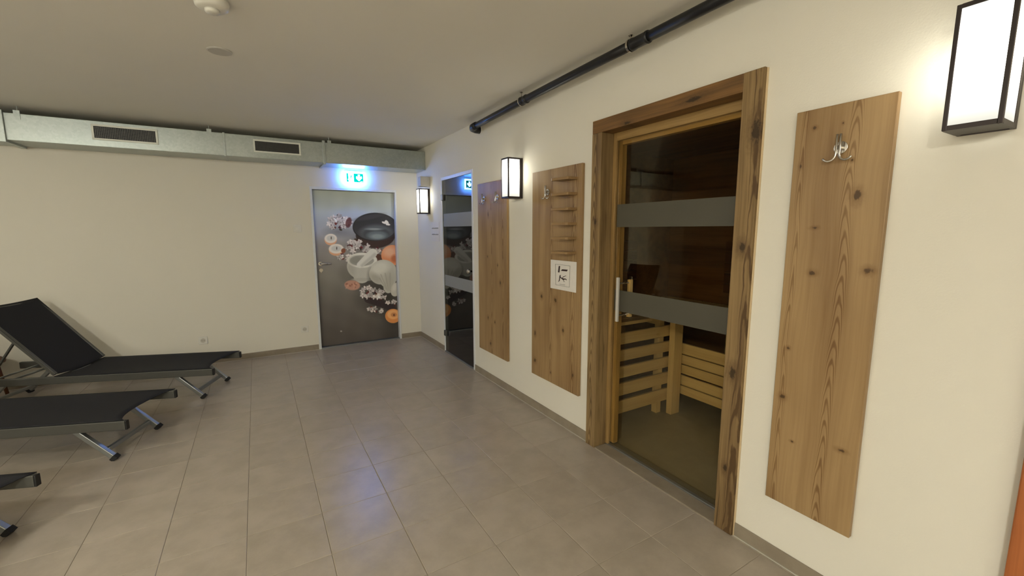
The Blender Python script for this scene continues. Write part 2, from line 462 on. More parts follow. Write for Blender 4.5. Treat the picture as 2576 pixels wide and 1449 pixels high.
# printed picture on the leaf: colours painted per vertex on a fine grid
def paint(PX, PY):
    rng = random.Random(4)
    n = PX.shape
    lerp = lambda a, b, t: a + (b - a) * t
    Y = np.clip((PY - 80) / 1270, 0, 1)
    stops = [(0.0, (152, 158, 150)), (0.14, (160, 168, 172)), (0.27, (150, 152, 160)), (0.36, (132, 127, 124)),
             (0.55, (116, 112, 106)), (0.75, (92, 87, 82)), (1.0, (72, 66, 62))]
    img = np.zeros(n + (3,))
    for c in range(3):
        img[..., c] = np.interp(Y, [s[0] for s in stops], [s[1][c] for s in stops])
    img += (np.sin(PX * 0.013 + PY * 0.021) * np.sin(PX * 0.03 - PY * 0.017))[..., None] * 3
    right = np.clip((PX - 640) / 160, 0, 1) * np.clip((PY - 900) / 300, 0, 1)
    img *= (1 - 0.2 * right)[..., None]
    def put(mask, col):
        m = np.clip(mask, 0, 1)[..., None]
        img[:] = img * (1 - m) + np.array(col, float) * m
    def ell(cx, cy, rx, ry, ang=0.0, soft=3.0):
        ca, sa = math.cos(ang), math.sin(ang)
        u = ((PX - cx) * ca + (PY - cy) * sa) / rx
        v = (-(PX - cx) * sa + (PY - cy) * ca) / ry
        d = np.sqrt(u * u + v * v)
        return np.clip((1 - d) * min(rx, ry) / soft + 0.5, 0, 1), d, u, v
    def seg(x0, y0, x1, y1, r0, r1, soft=3.0):
        dx, dy = x1 - x0, y1 - y0
        t = np.clip(((PX - x0) * dx + (PY - y0) * dy) / (dx * dx + dy * dy), 0, 1)
        d = np.hypot(PX - x0 - t * dx, PY - y0 - t * dy)
        return np.clip((r0 + (r1 - r0) * t - d) / soft + 0.5, 0, 1), t
    def shade(cx, cy, rx, ry, a):
        m, d, u, v = ell(cx, cy, rx, ry)
        img[:] = img * (1 - a * np.clip(1.0 - d, 0, 1)[..., None])
    def flowers(cx, cy, rx, ry, k, s=1.0, dark=(70, 32, 32)):
        for _ in range(int(k * 1.2)):
            a = rng.uniform(0, 6.28); q = math.sqrt(rng.random())
            put(ell(cx + rx * q * math.cos(a), cy + ry * q * math.sin(a), 13 * s, 8 * s, rng.uniform(0, 3))[0], [x * rng.uniform(.7, 1.5) for x in dark])
        for _ in range(k):
            a = rng.uniform(0, 6.28); q = math.sqrt(rng.random())
            fx, fy = cx + rx * q * math.cos(a), cy + ry * q * math.sin(a)
            a0 = rng.uniform(0, 6.28); w = rng.uniform(160, 214); sq = rng.uniform(.55, 1.0)
            put(ell(fx + 2, fy + 5, 20 * s, 14 * s, 0, 9)[0] * .35, (60, 45, 42))
            for p in range(rng.choice((4, 5, 5))):
                an = a0 + p * 1.2566 + rng.uniform(-.3, .3); L = rng.uniform(9, 17) * s
                c2 = w * rng.uniform(.86, 1.06)
                put(ell(fx + L * math.cos(an), fy + L * sq * math.sin(an), rng.uniform(10, 15) * s, rng.uniform(6, 9) * s, an)[0], (c2, c2 * .965, c2 * .95))
            if rng.random() < .6: put(ell(fx, fy, 4 * s, 3 * s)[0] * .9, (80, 48, 48))
    # soft dark ground under the group
    for a in ((640, 480, 260, 190, .35), (600, 760, 260, 170, .45), (720, 950, 260, 190, .55), (350, 420, 150, 60, .25), (800, 1110, 110, 110, .3)):
        shade(*a)
    flowers(362, 345, 90, 62, 22)
    put(ell(436, 345, 24, 42, .2)[0] * .8, (82, 38, 40))
    # bowl
    put(ell(655, 448, 160, 104)[0], (46, 34, 34))
    put(ell(655, 500, 120, 52, soft=30)[0] * .4, (72, 50, 46))
    put(ell(650, 380, 181, 116)[0], (30, 29, 31))
    m1, d, u, v = ell(651, 379, 174, 109); put(m1, (52, 52, 55))
    img[:] = np.where((d < 1)[..., None], img * (1 + 0.30 * np.clip(v, -1, 1) + 0.12 * u)[..., None], img)
    put(ell(600, 300, 120, 20, -.2, 14)[0] * .5, (70, 68, 68))
    put(ell(660, 425, 128, 62, soft=26)[0] * .7, (96, 102, 106))
    put(ell(662, 436, 112, 50, soft=12)[0] * .75, (56, 60, 64))
    put(ell(645, 398, 62, 9, soft=9)[0] * .8, (150, 156, 158))
    put(ell(668, 450, 84, 36, soft=14)[0] * .75, (104, 114, 118))
    put(ell(670, 458, 52, 20, soft=14)[0] * .7, (138, 148, 150))
    for x, y, a in ((722, 345, .4), (742, 350, 1.2), (758, 360, .2), (735, 340, 2.0), (750, 340, .9)):
        put(ell(x, y, 17, 8, a)[0], (205, 200, 192))
    # tea lights
    for cx, cy, rx, ry in ((292, 478, 50, 46), (337, 562, 60, 48)):
        put(ell(cx, cy + 6, rx, ry)[0], (196, 150, 118))
        put(ell(cx, cy - 4, rx, ry * .82, soft=6)[0], (205, 198, 190))
        put(ell(cx, cy - 6, rx * .66, ry * .5, soft=8)[0], (182, 180, 176))
        put(ell(cx + 4, cy - 8, 4, 12)[0], (60, 45, 40))
    put(ell(395, 574, 18, 20, .3)[0], (120, 70, 50))
    flowers(480, 530, 62, 60, 12); flowers(575, 555, 45, 30, 6, .9); flowers(405, 630, 45, 32, 6, 1.0)
    flowers(680, 575, 22, 40, 4, .8)
    put(ell(675, 640, 45, 38)[0], (78, 50, 40))
    # peach stone
    m1, d, u, v = ell(792, 612, 90, 84); put(m1, (198, 130, 92))
    put(ell(770, 585, 50, 40, soft=40)[0] * .5, (212, 190, 170)); put(ell(810, 640, 26, 30, soft=20)[0] * .7, (158, 84, 48))
    # mortar
    m1, d, u, v = ell(548, 700, 124, 108); put(m1 * (PY > 640), (176, 174, 166))
    m1, t = seg(545, 720, 545, 770, 108, 70); put(m1, (172, 170, 162))
    m1, d, u, v = ell(548, 652, 122, 62); put(m1, (200, 198, 190))
    m1, d, u, v = ell(545, 655, 98, 44); put(m1, (150, 148, 140))
    m1, d, u, v = ell(500, 650, 50, 34, soft=25); put(m1 * .6, (120, 118, 110))
    m1, t = seg(530, 690, 632, 595, 26, 37); put(m1, (196, 194, 186))
    m1, t = seg(548, 694, 650, 606, 12, 14, 14); put(m1 * .35, (140, 138, 132))
    m1, d, u, v = ell(452, 740, 40, 80, soft=40); put(m1 * .25, (120, 118, 110))
    m1, d, u, v = ell(550, 810, 85, 14, soft=6); put(m1 * .9, (160, 158, 150))
    # cloth compress
    put(ell(628, 770, 34, 70, .1, 30)[0] * .45, (70, 66, 62))
    for cx, cy, rx, ry, an in ((722, 735, 104, 86, .1), (690, 770, 88, 78, .5), (760, 790, 80, 88, 0), (765, 860, 44, 62, .15)):
        put(ell(cx, cy, rx, ry, an)[0], (172, 170, 160))
    put(ell(690, 715, 74, 50, -.3, 40)[0] * .6, (204, 202, 192))
    put(ell(655, 800, 50, 30, .8, 30)[0] * .3, (120, 116, 106))
    put(ell(770, 830, 40, 80, .2, 40)[0] * .3, (128, 124, 114))
    for x0_, y0_, x1_, y1_ in ((700, 770, 755, 900), (735, 760, 765, 905), (775, 760, 775, 905), (690, 800, 745, 890)):
        put(seg(x0_, y0_, x1_, y1_, 5, 2, 7)[0] * .35, (126, 122, 112))
    put(seg(784, 905, 830, 825, 6, 6)[0], (66, 56, 50))
    put(ell(822, 892, 40, 58, .3)[0], (172, 168, 158)); put(ell(812, 872, 16, 34, .3, 14)[0] * .5, (200, 196, 188))
    # shell
    put(ell(468, 856, 64, 40, .1, 6)[0], (168, 128, 112))
    for k in range(16):
        x, y = 468 + rng.uniform(-50, 50), 856 + rng.uniform(-24, 24)
        put(ell(x, y, rng.uniform(6, 14), rng.uniform(4, 9), rng.uniform(0, 3), 6)[0] * .7, rng.choice([(206, 172, 152), (126, 78, 64), (184, 140, 122)]))
    # lower blossoms and dark leaf
    m1, t = seg(600, 965, 800, 1045, 36, 26); put(m1 * .85, (46, 36, 40))
    flowers(610, 915, 70, 46, 12); flowers(700, 930, 50, 45, 8, .95); flowers(790, 1005, 40, 22, 4, .8)
    flowers(622, 1048, 30, 20, 3, .95); flowers(700, 1068, 40, 12, 3, .85)
    m1, d, u, v = ell(800, 1108, 64, 58); put(m1, (196, 128, 72))
    m1, d, u, v = ell(803, 1096, 50, 38, soft=8); put(m1, (214, 158, 104))
    m1, d, u, v = ell(806, 1098, 24, 18, soft=8); put(m1 * .8, (172, 112, 70)); put(ell(808, 1100, 6, 9)[0], (90, 50, 35))
    put(ell(380, 1230, 8, 6)[0], (150, 145, 140))
    return img * 1.22

NX, NZ = 250, 470
U, V = np.meshgrid(np.linspace(0, 1, NX), np.linspace(0, 1, NZ))
def homog(src, dst):
    A = []; bb = []
    for (x, y), (u, v) in zip(src, dst):
        A += [[x, y, 1, 0, 0, 0, -u * x, -u * y], [0, 0, 0, x, y, 1, -v * x, -v * y]]; bb += [u, v]
    return np.append(np.linalg.solve(np.array(A, float), np.array(bb, float)), 1).reshape(3, 3)
Hm = homog([(0, 0), (1, 0), (1, 1), (0, 1)], [(135, 78), (797, 105), (846, 1275), (222, 1352)])
q = np.stack([U, V, np.ones_like(U)], -1) @ Hm.T
img = paint(q[..., 0] / q[..., 2], q[..., 1] / q[..., 2]) / 255
lin = np.where(img <= 0.04045, img / 12.92, ((np.clip(img, 0, 1) + 0.055) / 1.055) ** 2.4)
co = np.stack([LX0 + 0.001 + U * (LX1 - LX0 - 0.002), np.full_like(U, LY - 0.0012), LZ1 - 0.001 - V * (LZ1 - LZ0 - 0.002)], -1).reshape(-1, 3)
co -= np.array(d1.location)
idx = np.arange(NX * NZ).reshape(NZ, NX)
quads = np.stack([idx[:-1, :-1], idx[1:, :-1], idx[1:, 1:], idx[:-1, 1:]], -1).reshape(-1, 4)
me = bpy.data.meshes.new('printed_picture')
me.vertices.add(len(co)); me.vertices.foreach_set('co', co.ravel())
me.loops.add(quads.size); me.loops.foreach_set('vertex_index', quads.ravel())
me.polygons.add(len(quads)); me.polygons.foreach_set('loop_start', np.arange(0, quads.size, 4))
me.update(calc_edges=True)
ca = me.color_attributes.new('print', 'FLOAT_COLOR', 'POINT')
ca.data.foreach_set('color', np.concatenate([lin.reshape(-1, 3), np.ones((NX * NZ, 1))], 1).ravel().astype(np.float32))
g = G('printed_film')
at = g.n.new('ShaderNodeAttribute'); at.attribute_name = 'print'
g.link(g.mix(0.0, at.outputs['Color'], (1, 1, 1, 1)), g.b.inputs['Base Color'])
g.b.inputs['Roughness'].default_value = 0.38
me.materials.append(g.m)
o = bpy.data.objects.new('printed_picture', me); C.objects.link(o); o.parent = d1
o['label'] = 'printed spa still life of dark bowl, white mortar, candles and blossoms'

# ------------------------------------------------------------------ door 2: glass door of the steam room
d2 = thing('door_2', 'tall dark glass door with two frosted bands, left of the coat boards', 'door', (0, GD0, 0), kind='structure')
bm = BM()
box(bm, -0.006, 0.05, GD0 - 0.001, GD0 + 0.034, 0.0, GDZ)
box(bm, -0.006, 0.05, GD1 - 0.020, GD1 + 0.001, 0.0, GDZ)
box(bm, -0.006, 0.05, GD0 + 0.034, GD1 - 0.020, GDZ - 0.035, GDZ + 0.001)
obj('door_frame', bm, M_whitemetal, d2, bevel=0.0015)
obj('threshold', B(-0.012, 0.05, GD0 + 0.035, GD1 - 0.021, 0.001, 0.016), M_alu, d2, bevel=0.002)
gp = obj('glass_leaf', B(0.002, 0.010, GD0 + 0.037, GD1 - 0.024, 0.018, GDZ - 0.038), M_glassdark, d2)
for z0, z1 in ((1.540, 1.690), (0.835, 0.966)):
    obj('frosted_band', B(0.0005, 0.0016, GD0 + 0.037, GD1 - 0.050, z0, z1), M_frost2, d2)
for z in (1.88, 0.24):
    obj('hinge', B(-0.018, 0.012, GD1 - 0.075, GD1 - 0.012, z - 0.035, z + 0.035), M_rail, d2, bevel=0.006)
bm = BM(); tube(bm, [(0.001, -1.70, 1.067), (-0.02, -1.70, 1.067), (-0.026, -1.70, 1.067), (-0.048, -1.70, 1.067), (-0.052, -1.70, 1.067)], [0.010, 0.010, 0.022, 0.022, 0.016], 20)
obj('door_knob', bm, M_chrome, d2, smooth=True)

# dark room behind the glass door
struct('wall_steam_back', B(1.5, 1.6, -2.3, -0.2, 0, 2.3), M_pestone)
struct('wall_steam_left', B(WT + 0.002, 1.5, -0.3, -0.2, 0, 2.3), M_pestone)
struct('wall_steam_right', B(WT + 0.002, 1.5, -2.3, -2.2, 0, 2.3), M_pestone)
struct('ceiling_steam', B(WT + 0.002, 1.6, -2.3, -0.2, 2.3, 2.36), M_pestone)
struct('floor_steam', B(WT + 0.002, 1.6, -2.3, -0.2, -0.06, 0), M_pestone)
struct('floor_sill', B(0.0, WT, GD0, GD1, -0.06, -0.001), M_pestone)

# ------------------------------------------------------------------ door 3: sauna door in old timber frame
OL, OD = srgb(148, 122, 82), srgb(84, 62, 36)
M_old_l = wood('old_timber_left', OL, OD, strips=[(1.062, 0.028, 9.0, 2.4)], knots=[(1.05, 1.55, .010, .02)], crack=.5, fine=.9, rough=.6)
M_old_r = wood('old_timber_right', OL, OD, strips=[(0.02, 0.03, 3.0, 1.6)], knots=[(0.025, 1.93, .02, .05), (0.055, .82, .016, .03), (0.05, 1.42, .014, .025), (.06, .33, .01, .02)], crack=.55, fine=.95, rough=.6, seed=3.3)
M_old_t = wood('old_timber_top', srgb(132, 96, 54), OD, along='Y', across='Z', knots=[(2.14, .35, .012, .05), (2.12, .8, .012, .03)], crack=.6, fine=1.0, rough=.6, seed=1.3)
SP = wood('aspen_post', srgb(208, 182, 134), srgb(176, 146, 98), fine=.6)
M_stop = wood('yellow_pine', srgb(166, 134, 84), srgb(112, 86, 48), fine=.9, rough=.5, crack=.3)
d3 = thing('door_3', 'sauna door of tinted glass set in a heavy old timber frame', 'door', (0, -4.69, 0), kind='structure')
obj('jamb', B(-0.024, 0.080, -3.680, -3.592, 0, 2.108), M_old_l, d3, bevel=0.003)
obj('jamb', B(-0.024, 0.080, -4.684, -4.590, 0, 2.188), M_old_r, d3, bevel=0.003)
obj('lintel', B(-0.023, 0.080, -4.590, -3.592, 2.108, 2.188), M_old_t, d3, bevel=0.003)
M_stop_h = wood('yellow_pine_head', srgb(166, 134, 84), srgb(112, 86, 48), along='Y', across='Z', fine=.9, rough=.5, crack=.3)
obj('door_lining', B(0.081, 0.099, -3.705, -3.657, 0.008, 2.115), M_stop, d3, bevel=0.002)
obj('door_lining', B(0.081, 0.099, -4.635, -4.578, 0.008, 2.115), M_stop, d3, bevel=0.002)
obj('head_lining', B(0.0805, 0.099, -4.578, -3.705, 2.06, 2.115), M_stop_h, d3, bevel=0.002)
obj('door_stop', B(0.110, 0.150, -3.730, -3.66, 0.02, 2.115), M_stop, d3, bevel=0.002)
obj('door_stop', B(0.110, 0.150, -4.635, -4.560, 0.02, 2.115), M_stop, d3, bevel=0.002)
obj('head_stop', B(0.110, 0.150, -4.560, -3.730, 2.035, 2.115), M_stop_h, d3, bevel=0.002)
bm = BM(); box(bm, -0.010, -0.0005, -4.689, -4.6845, 0, 2.185)
obj('lit_edge_strip', bm, plain('lit_pine_edge', srgb(214, 190, 150)), d3)  # pale strip colour stands in for lamp light on the jamb's side edge
obj('sill_tile', B(-0.018, 0.080, -4.588, -3.682, -0.001, 0.006), M_skirt, d3, bevel=0.001)
obj('threshold', B(0.081, 0.150, -4.588, -3.682, 0.0, 0.014), M_alu, d3, bevel=0.002)
obj('glass_leaf', B(0.1005, 0.1085, -4.574, -3.708, 0.016, 2.055), M_glass, d3)
for z0, z1 in ((1.517, 1.662), (0.965, 1.105)):
    obj('frosted_band', B(0.0992, 0.1002, -4.574, -3.710, z0, z1), M_frost, d3)
hd = obj('handle', B(0.044, 0.060, -3.795, -3.775, 0.905, 1.195), plain('satin_steel', srgb(215, 212, 205), 0.45, 0.4), d3, bevel=0.003)
bm = BM()
for z in (0.945, 1.155):
    tube(bm, [(0.060, -3.785, z), (0.0995, -3.785, z)], 0.006, 10)
    tube(bm, [(0.109, -3.785, z), (0.150, -3.785, z)], 0.006, 10)
obj('standoff', bm, M_chrome, hd)
obj('inner_handle', B(0.150, 0.178, -3.797, -3.770, 0.925, 1.175), SP, d3, bevel=0.004)

# ------------------------------------------------------------------ sauna room and benches
SW = wood('sauna_wall_boards', srgb(120, 84, 48), srgb(80, 52, 28), along='Y', across='Z', fine=.8)
SB = wood('aspen_slats', srgb(204, 178, 130), srgb(170, 142, 96), along='Y', across='Z', fine=.6)
SBX = wood('aspen_slats_cross', srgb(204, 178, 130), srgb(170, 142, 96), along='X', across='Z', fine=.6)
def boarded(name, x0, x1, y0, y1, n=20):
    ax = 'x' if x1 - x0 < y1 - y0 else 'y'
    w = struct(name, B(x0, x1, y0, y1, 0, 2.2), SW)
    return w
boarded('wall_sauna_back', 1.75, 1.85, -5.3, -2.7)
boarded('wall_sauna_left', WT + 0.002, 1.75, -2.8, -2.7)
boarded('wall_sauna_right', WT + 0.002, 1.75, -5.3, -5.2)
struct('ceiling_sauna', B(WT + 0.002, 1.85, -5.3, -2.7, 2.2, 2.26), SW)
struct('floor_sauna', B(WT, 1.85, -5.3, -2.7, -0.06, 0), m_tile('sauna_floor', srgb(132, 124, 108), srgb(146, 138, 120), 0.4))
struct('floor_sill', B(0.0, WT, SD0, SD1, -0.06, -0.002), M_skirt)

bl = thing('sauna_bench', 'pale slatted sauna bench running left of the corner post behind the glass', 'bench', (0.52, -3.2, 0))
for z0, z1 in ((0.105, 0.205), (0.247, 0.342), (0.386, 0.473), (0.518, 0.603), (0.648, 0.735)):
    obj('front_slat', B(0.19, 0.945, -3.536, -3.514, z0, z1), SBX, bl, bevel=0.003)
for k in range(7):
    y0 = -3.545 + k * 0.1
    obj('seat_slat', B(0.19, 1.70, y0, y0 + 0.088, 0.795, 0.82), SBX, bl, bevel=0.003)
for x in (0.25, 0.8): obj('bearer', B(x, x + 0.05, -3.51, -2.82, 0.74, 0.794), SP, bl)
for x in (0.21, 0.80): obj('leg', B(x, x + 0.05, -3.51, -3.46, 0, 0.74), SP, bl)
for x in (0.21, 0.80): obj('leg', B(x, x + 0.05, -2.87, -2.82, 0, 0.74), SP, bl)
br = thing('sauna_bench', 'long slatted sauna bench right of the corner post behind the glass', 'bench', (1.35, -4.4, 0))
obj('corner_post', B(0.872, 0.972, -3.60, -3.548, 0, 0.79), SP, br, bevel=0.004)
for z0, z1 in ((0.151, 0.222), (0.231, 0.311), (0.326, 0.400), (0.409, 0.482), (0.491, 0.579)):
    obj('front_slat', B(1.00, 1.022, -5.18, -3.549, z0, z1), SB, br, bevel=0.003)
for k in range(6):
    x0 = 0.975 + k * 0.1
    obj('seat_slat', B(x0, x0 + 0.088, -5.18, -3.605, 0.80, 0.825), SB, br, bevel=0.003)
for y in (-5.1, -4.4, -3.68):
    obj('bearer', B(1.03, 1.6, y, y + 0.05, 0.745, 0.799), SP, br)
    obj('leg', B(1.50, 1.55, y, y + 0.05, 0, 0.744), SP, br)
# slatted backrests on the sauna wall
MB = wood('dark_backrest', srgb(96, 60, 34), srgb(62, 38, 22), along='Y', across='Z', fine=.8)
MBX = wood('dark_backrest_side', srgb(96, 60, 34), srgb(62, 38, 22), along='X', across='Z', fine=.8)
b1 = thing('sauna_backrest', 'dark slatted backrest on the rear sauna wall, seen above the lower frosted band', 'panel', (1.70, -4.3, 0.9))
for k in range(5): obj('slat', B(1.70, 1.72, -5.15, -3.45, 0.93 + k * 0.095, 1.01 + k * 0.095), MB, b1, bevel=0.002)
for y in (-5.0, -4.3, -3.6): obj('batten', B(1.721, 1.748, y, y + 0.05, 0.92, 1.40), MB, b1)
b2 = thing('sauna_backrest', 'dark slatted backrest on the left sauna wall above the bench', 'panel', (0.6, -2.79, 0.9))
for k in range(5): obj('slat', B(0.35, 1.25, -2.776, -2.758, 0.93 + k * 0.095, 1.01 + k * 0.095), MBX, b2, bevel=0.002)
for x in (0.45, 1.1): obj('batten', B(x, x + 0.05, -2.757, -2.752, 0.92, 1.40), MBX, b2)
for o in (b2,): o.location.y = -2.83 + 0.0
b2.location = (0.6, -2.84, 0.9)

# ------------------------------------------------------------------ coat boards with hooks
PL_, PD = srgb(163, 134, 94), srgb(114, 84, 50)
def hook(y, z, label):
    h = thing('coat_hook', label, 'hook', (-0.026, y, z), 'steel double coat hooks')
    bm = BM(); tube(bm, [(-0.0265, y, z - 0.005), (-0.033, y, z - 0.005)], 0.023, 24)
    tube(bm, [(-0.033, y, z - 0.005), (-0.046, y, z - 0.005)], 0.009, 12)
    obj('wall_plate', bm, M_chrome, h, bevel=0.001)
    for s in (1, -1):
        bm = BM()
        yy = y + s * 0.0055
        pts = [(-0.052, yy, z + 0.042), (-0.052, yy, z - 0.030)]
        for k in range(1, 11):
            a = PI * k / 10 * 0.82
            pts.append((-0.052 - 0.004 * k / 10, yy + s * 0.022 * (1 - math.cos(a)), z - 0.030 - 0.024 * math.sin(a)))
        tube(bm, pts, 0.0042, 10)
        obj('prong', bm, M_chrome, h, smooth=True)
    return h
def board(y0, y1, z0, z1, label, strips, knots, seed):
    t = thing('coat_board', label, 'board', (0, y1, z0))
    # coordinates local to the thing: Y from y1 (left edge in view = larger Y) downwards
    m = wood('larch_board', PL_, PD, strips=strips, knots=knots, rough=.42, fine=.55, seed=seed)
    obj('panel', B(-0.025, -0.002, y0, y1, z0, z1), m, t, bevel=0.0025)
    return t
board(-2.490, -1.915, 0.295, 1.945, 'larch coat board with two hooks beside the dark glass door',
      [(-0.28, 0.03, 5, 2.2), (-0.5, .03, 4, 2)], [(-.2, .35, .008, .014), (-.34, .33, .008, .012), (-.45, .72, .012, .018), (-.25, .1, .012, .016), (-.22, 1.35, .008, .02), (-.4, .88, .007, .01), (-.2, .95, .007, .01)], 0.0)
board(-3.500, -2.895, 0.310, 1.945, 'larch coat board with a ladder of small shelves and a white notice',
      [(-0.26, 0.03, 5, 2.2), (-0.53, .04, 4, 2.5)], [(-.14, .67, .012, .016), (-.32, .66, .014, .018), (-.05, .35, .01, .02), (-.42, .45, .01, .016), (-.05, .12, .014, .016), (-.27, .08, .007, .01), (-.54, .14, .009, .014)], 7.7)
board(-5.150, -4.828, 0.300, 1.965, 'narrow larch coat board with one hook beneath the large lamp, near the right edge',
      [(-0.205, 0.022, 12, 2.6), (-0.035, .016, 6, 2.4)],
      [(-.232, 1.323, .012, .018), (-.108, 1.026, .011, .008), (-.290, 1.049, .012, .010), (-.266, .341, .012, .006), (-.036, .483, .010, .010), (-.042, .70, .006, .006), (-.102, 1.206, .010, .005), (-.07, 1.593, .006, .006), (-.03, 1.453, .005, .009), (-.206, 1.453, .004, .006), (-.09, .30, .006, .004), (-.165, 1.593, .003, .004)], 0.0)
hook(-2.063, 1.80, 'steel double hook, left of the two on the board beside the dark glass door')
hook(-2.330, 1.80, 'steel double hook, right of the two on the board beside the dark glass door')
hook(-3.112, 1.785, 'steel double hook to the left of the small ladder shelves')
hook(-4.995, 1.808, 'steel double hook on the narrow board beneath the large lamp')
# six small shelves
MSH = wood('larch_shelf', PL_, PD, along='Y', across='Z', fine=.5, rough=.45)
words = ['topmost', 'second from the top', 'third from the top', 'fourth from the top', 'fifth from the top', 'lowest, just over the notice']
for k, z in enumerate((1.852, 1.748, 1.646, 1.545, 1.446, 1.344)):
    y0, y1 = -3.452, -3.282
    t = thing('small_shelf', 'small wooden ledge on the ladder board, ' + words[k], 'shelf', (-0.026, -3.37, z), 'small wooden ledges')
    bm = BM()
    quadbox(bm, [(0, 0), (0, 0.17), (0.095, 0.172), (0.1, 0.16), (0.085, 0.02), (0.078, 0.0)], -0.018, (-0.0255, -3.452, z + 0.006), (-1, 0, 0), (0, 1, 0), (0, 0, 1))
    obj('shelf_board', bm, MSH, t, bevel=0.0015)
# notice with pictogram
nt = thing('notice', 'white notice with a framed dark pictogram of a towel and a reclining figure', 'sign', (-0.026, -3.31, 1.168))
obj('sheet', B(-0.0285, -0.0262, -3.462, -3.156, 1.060, 1.277), M_paper, nt, bevel=0.001)
def px2yz(cx, cy):   # sheet crop pixels -> wall position
    Hn = px2yz.H
    v = Hn @ np.array([cx, cy, 1.0]); return v[0] / v[2], v[1] / v[2]
px2yz.H = homog([(195, 182), (1055, 262), (1035, 1275), (190, 1108)], [(-3.156, 1.277), (-3.462, 1.277), (-3.462, 1.060), (-3.156, 1.060)])
def decal(name, polys, m, parent, x=-0.0293):
    bm = BM()
    for pl in polys:
        pts = [px2yz(*p) for p in pl]
        quadbox(bm, pts, 0.0007, (x, 0, 0), (0, 1, 0), (0, 0, 1), (1, 0, 0))
    return obj(name, bm, m, parent)
def rim(x0, y0, x1, y1, x2, y2, x3, y3, w=12):
    P = [(x0, y0), (x1, y1), (x2, y2), (x3, y3)]
    out = []
    cx = sum(p[0] for p in P) / 4; cy = sum(p[1] for p in P) / 4
    Q = [(p[0] + (w if p[0] < cx else -w), p[1] + (w if p[1] < cy else -w)) for p in P]
    for i in range(4): out.append([P[i], P[(i + 1) % 4], Q[(i + 1) % 4], Q[i]])
    return out
decal('picture_frame', rim(350, 325, 845, 385, 820, 1095, 360, 1010), M_grey, nt)
decal('towel_mark', [[(465, 392), (508, 395), (488, 608), (438, 602)], [(575, 500), (765, 515), (735, 572), (535, 552)]], M_ink, nt)
decal('figure_mark', [[(512, 680), (528, 700), (495, 885), (470, 878), (490, 720)], [(520, 735), (545, 770), (620, 800), (695, 808), (735, 852), (715, 858), (680, 832), (630, 852), (585, 838), (515, 775)],
                      [(575, 770), (620, 735), (705, 708), (708, 722), (640, 750), (585, 785)], [(462, 870), (480, 880), (462, 912), (450, 908)], [(605, 845), (618, 842), (655, 912), (640, 915)]], M_ink, nt)
decal('caption_mark', [[(492, 978), (672, 1006), (672, 1020), (492, 992)]], M_grey, nt)

# ------------------------------------------------------------------ wall lamps
def lamp(y0, w, dep, z0, z1, label, side='right'):
    # y0 near side, lamp spans y0..y0+w ; projects from the wall at X=0 to -dep
    t = thing('wall_lamp', label, 'lamp', (0, y0, z0), 'rectangular wall lanterns')
    y1 = y0 + w; b = 0.011; h = z1 - z0
    pm = M_pane if side == 'right' else (M_pane_bright if y0 > -4 else M_pane_mid)
    obj('back_plate', B(-0.014, -0.001, y0, y1, z0, z1), M_lampframe, t)
    bm = BM()
    for yy in (y0, y1 - b):
        box(bm, -dep, -dep + b, yy, yy + b, z0, z1)
        box(bm, -0.030, -0.0145, yy, yy + b, z0, z1)
    obj('frame', bm, M_lampframe, t, bevel=0.0015)
    obj('base_cap', B(-dep + b, -0.0305, y0, y1, z0, z0 + 0.014), M_lampframe, t)
    obj('top_cap', B(-dep + b, -0.0305, y0, y1, z1 - 0.012, z1), M_lampframe, t)
    obj('front_rail', B(-dep, -dep + b - 0.0002, y0 + b, y1 - b, z0, z0 + 0.014), M_lampframe, t)
    obj('front_rail', B(-dep, -dep + b - 0.0002, y0 + b, y1 - b, z1 - 0.012, z1), M_lampframe, t)
    za, zb = z0 + 0.0145, z1 - 0.0125
    obj('pane', B(-dep + 0.002, -dep + 0.005, y0 + b + .0003, y1 - b - .0003, za, zb), pm, t)
    obj('pane', B(-dep + b + .0003, -0.0305, y0 + 0.002, y0 + 0.005, za, zb), pm, t)
    obj('pane', B(-dep + b + .0003, -0.0305, y1 - 0.005, y1 - 0.002, za, zb), pm, t)
    if side == 'left':
        t.location = (XL, y0, z0); t.rotation_euler = (0, 0, PI)
    return t
lamp(-0.500, 0.115, 0.140, 1.705, 2.018, 'lit wall lantern beside the dark glass door, close to the far corner')
lamp(-2.712, 0.115, 0.140, 1.760, 2.085, 'lit wall lantern between the two larch boards')
lamp(-5.425, 0.124, 0.148, 1.790, 2.140, 'large lit wall lantern at the upper right edge of the view')
lamp(-7.9, 0.115, 0.140, 1.76, 2.085, 'added unseen wall lantern on the right wall behind the camera')  # unseen lantern added for the room's brightness
lamp(-2.4, 0.115, 0.140, 1.76, 2.085, 'added wall lantern boosted as fill on the left wall outside the view, farther one', 'left')  # unseen, added on the left to brighten the room
lamp(-5.6, 0.115, 0.140, 1.76, 2.085, 'added wall lantern boosted as fill on the left wall outside the view, nearer one', 'left')  # another unseen lantern added as fill

# round ceiling lights added out of view to brighten the room
for x, y, k, lab in ((-4.5, -4.3, 0.3, 'added round fill light on the ceiling over the loungers, outside the view'), (-1.7, -7.3, 0.06, 'added round fill light on the ceiling behind the camera, right'),
                  (-4.3, -7.3, 1.4, 'added round fill light on the ceiling behind the camera, left')):
    t = thing('fill_ceiling_light', lab, 'lamp', (x, y, 2.47), 'added round fill lights')
    bm = BM(); lathe(bm, [(0, H - 0.0005), (0.21, H - 0.0005), (0.21, H - 0.03), (0, H - 0.03)], x, y, 32)
    obj('base', bm, M_white, t)
    bm = BM(); lathe(bm, [(0.195, H - 0.031), (0.19, H - 0.06), (0.14, H - 0.085), (0, H - 0.095)], x, y, 32)
    obj('diffuser', bm, emissive('fill_light_diffuser', (0.98, 0.98, 0.89), FILL_LIGHT * k), t, smooth=True)

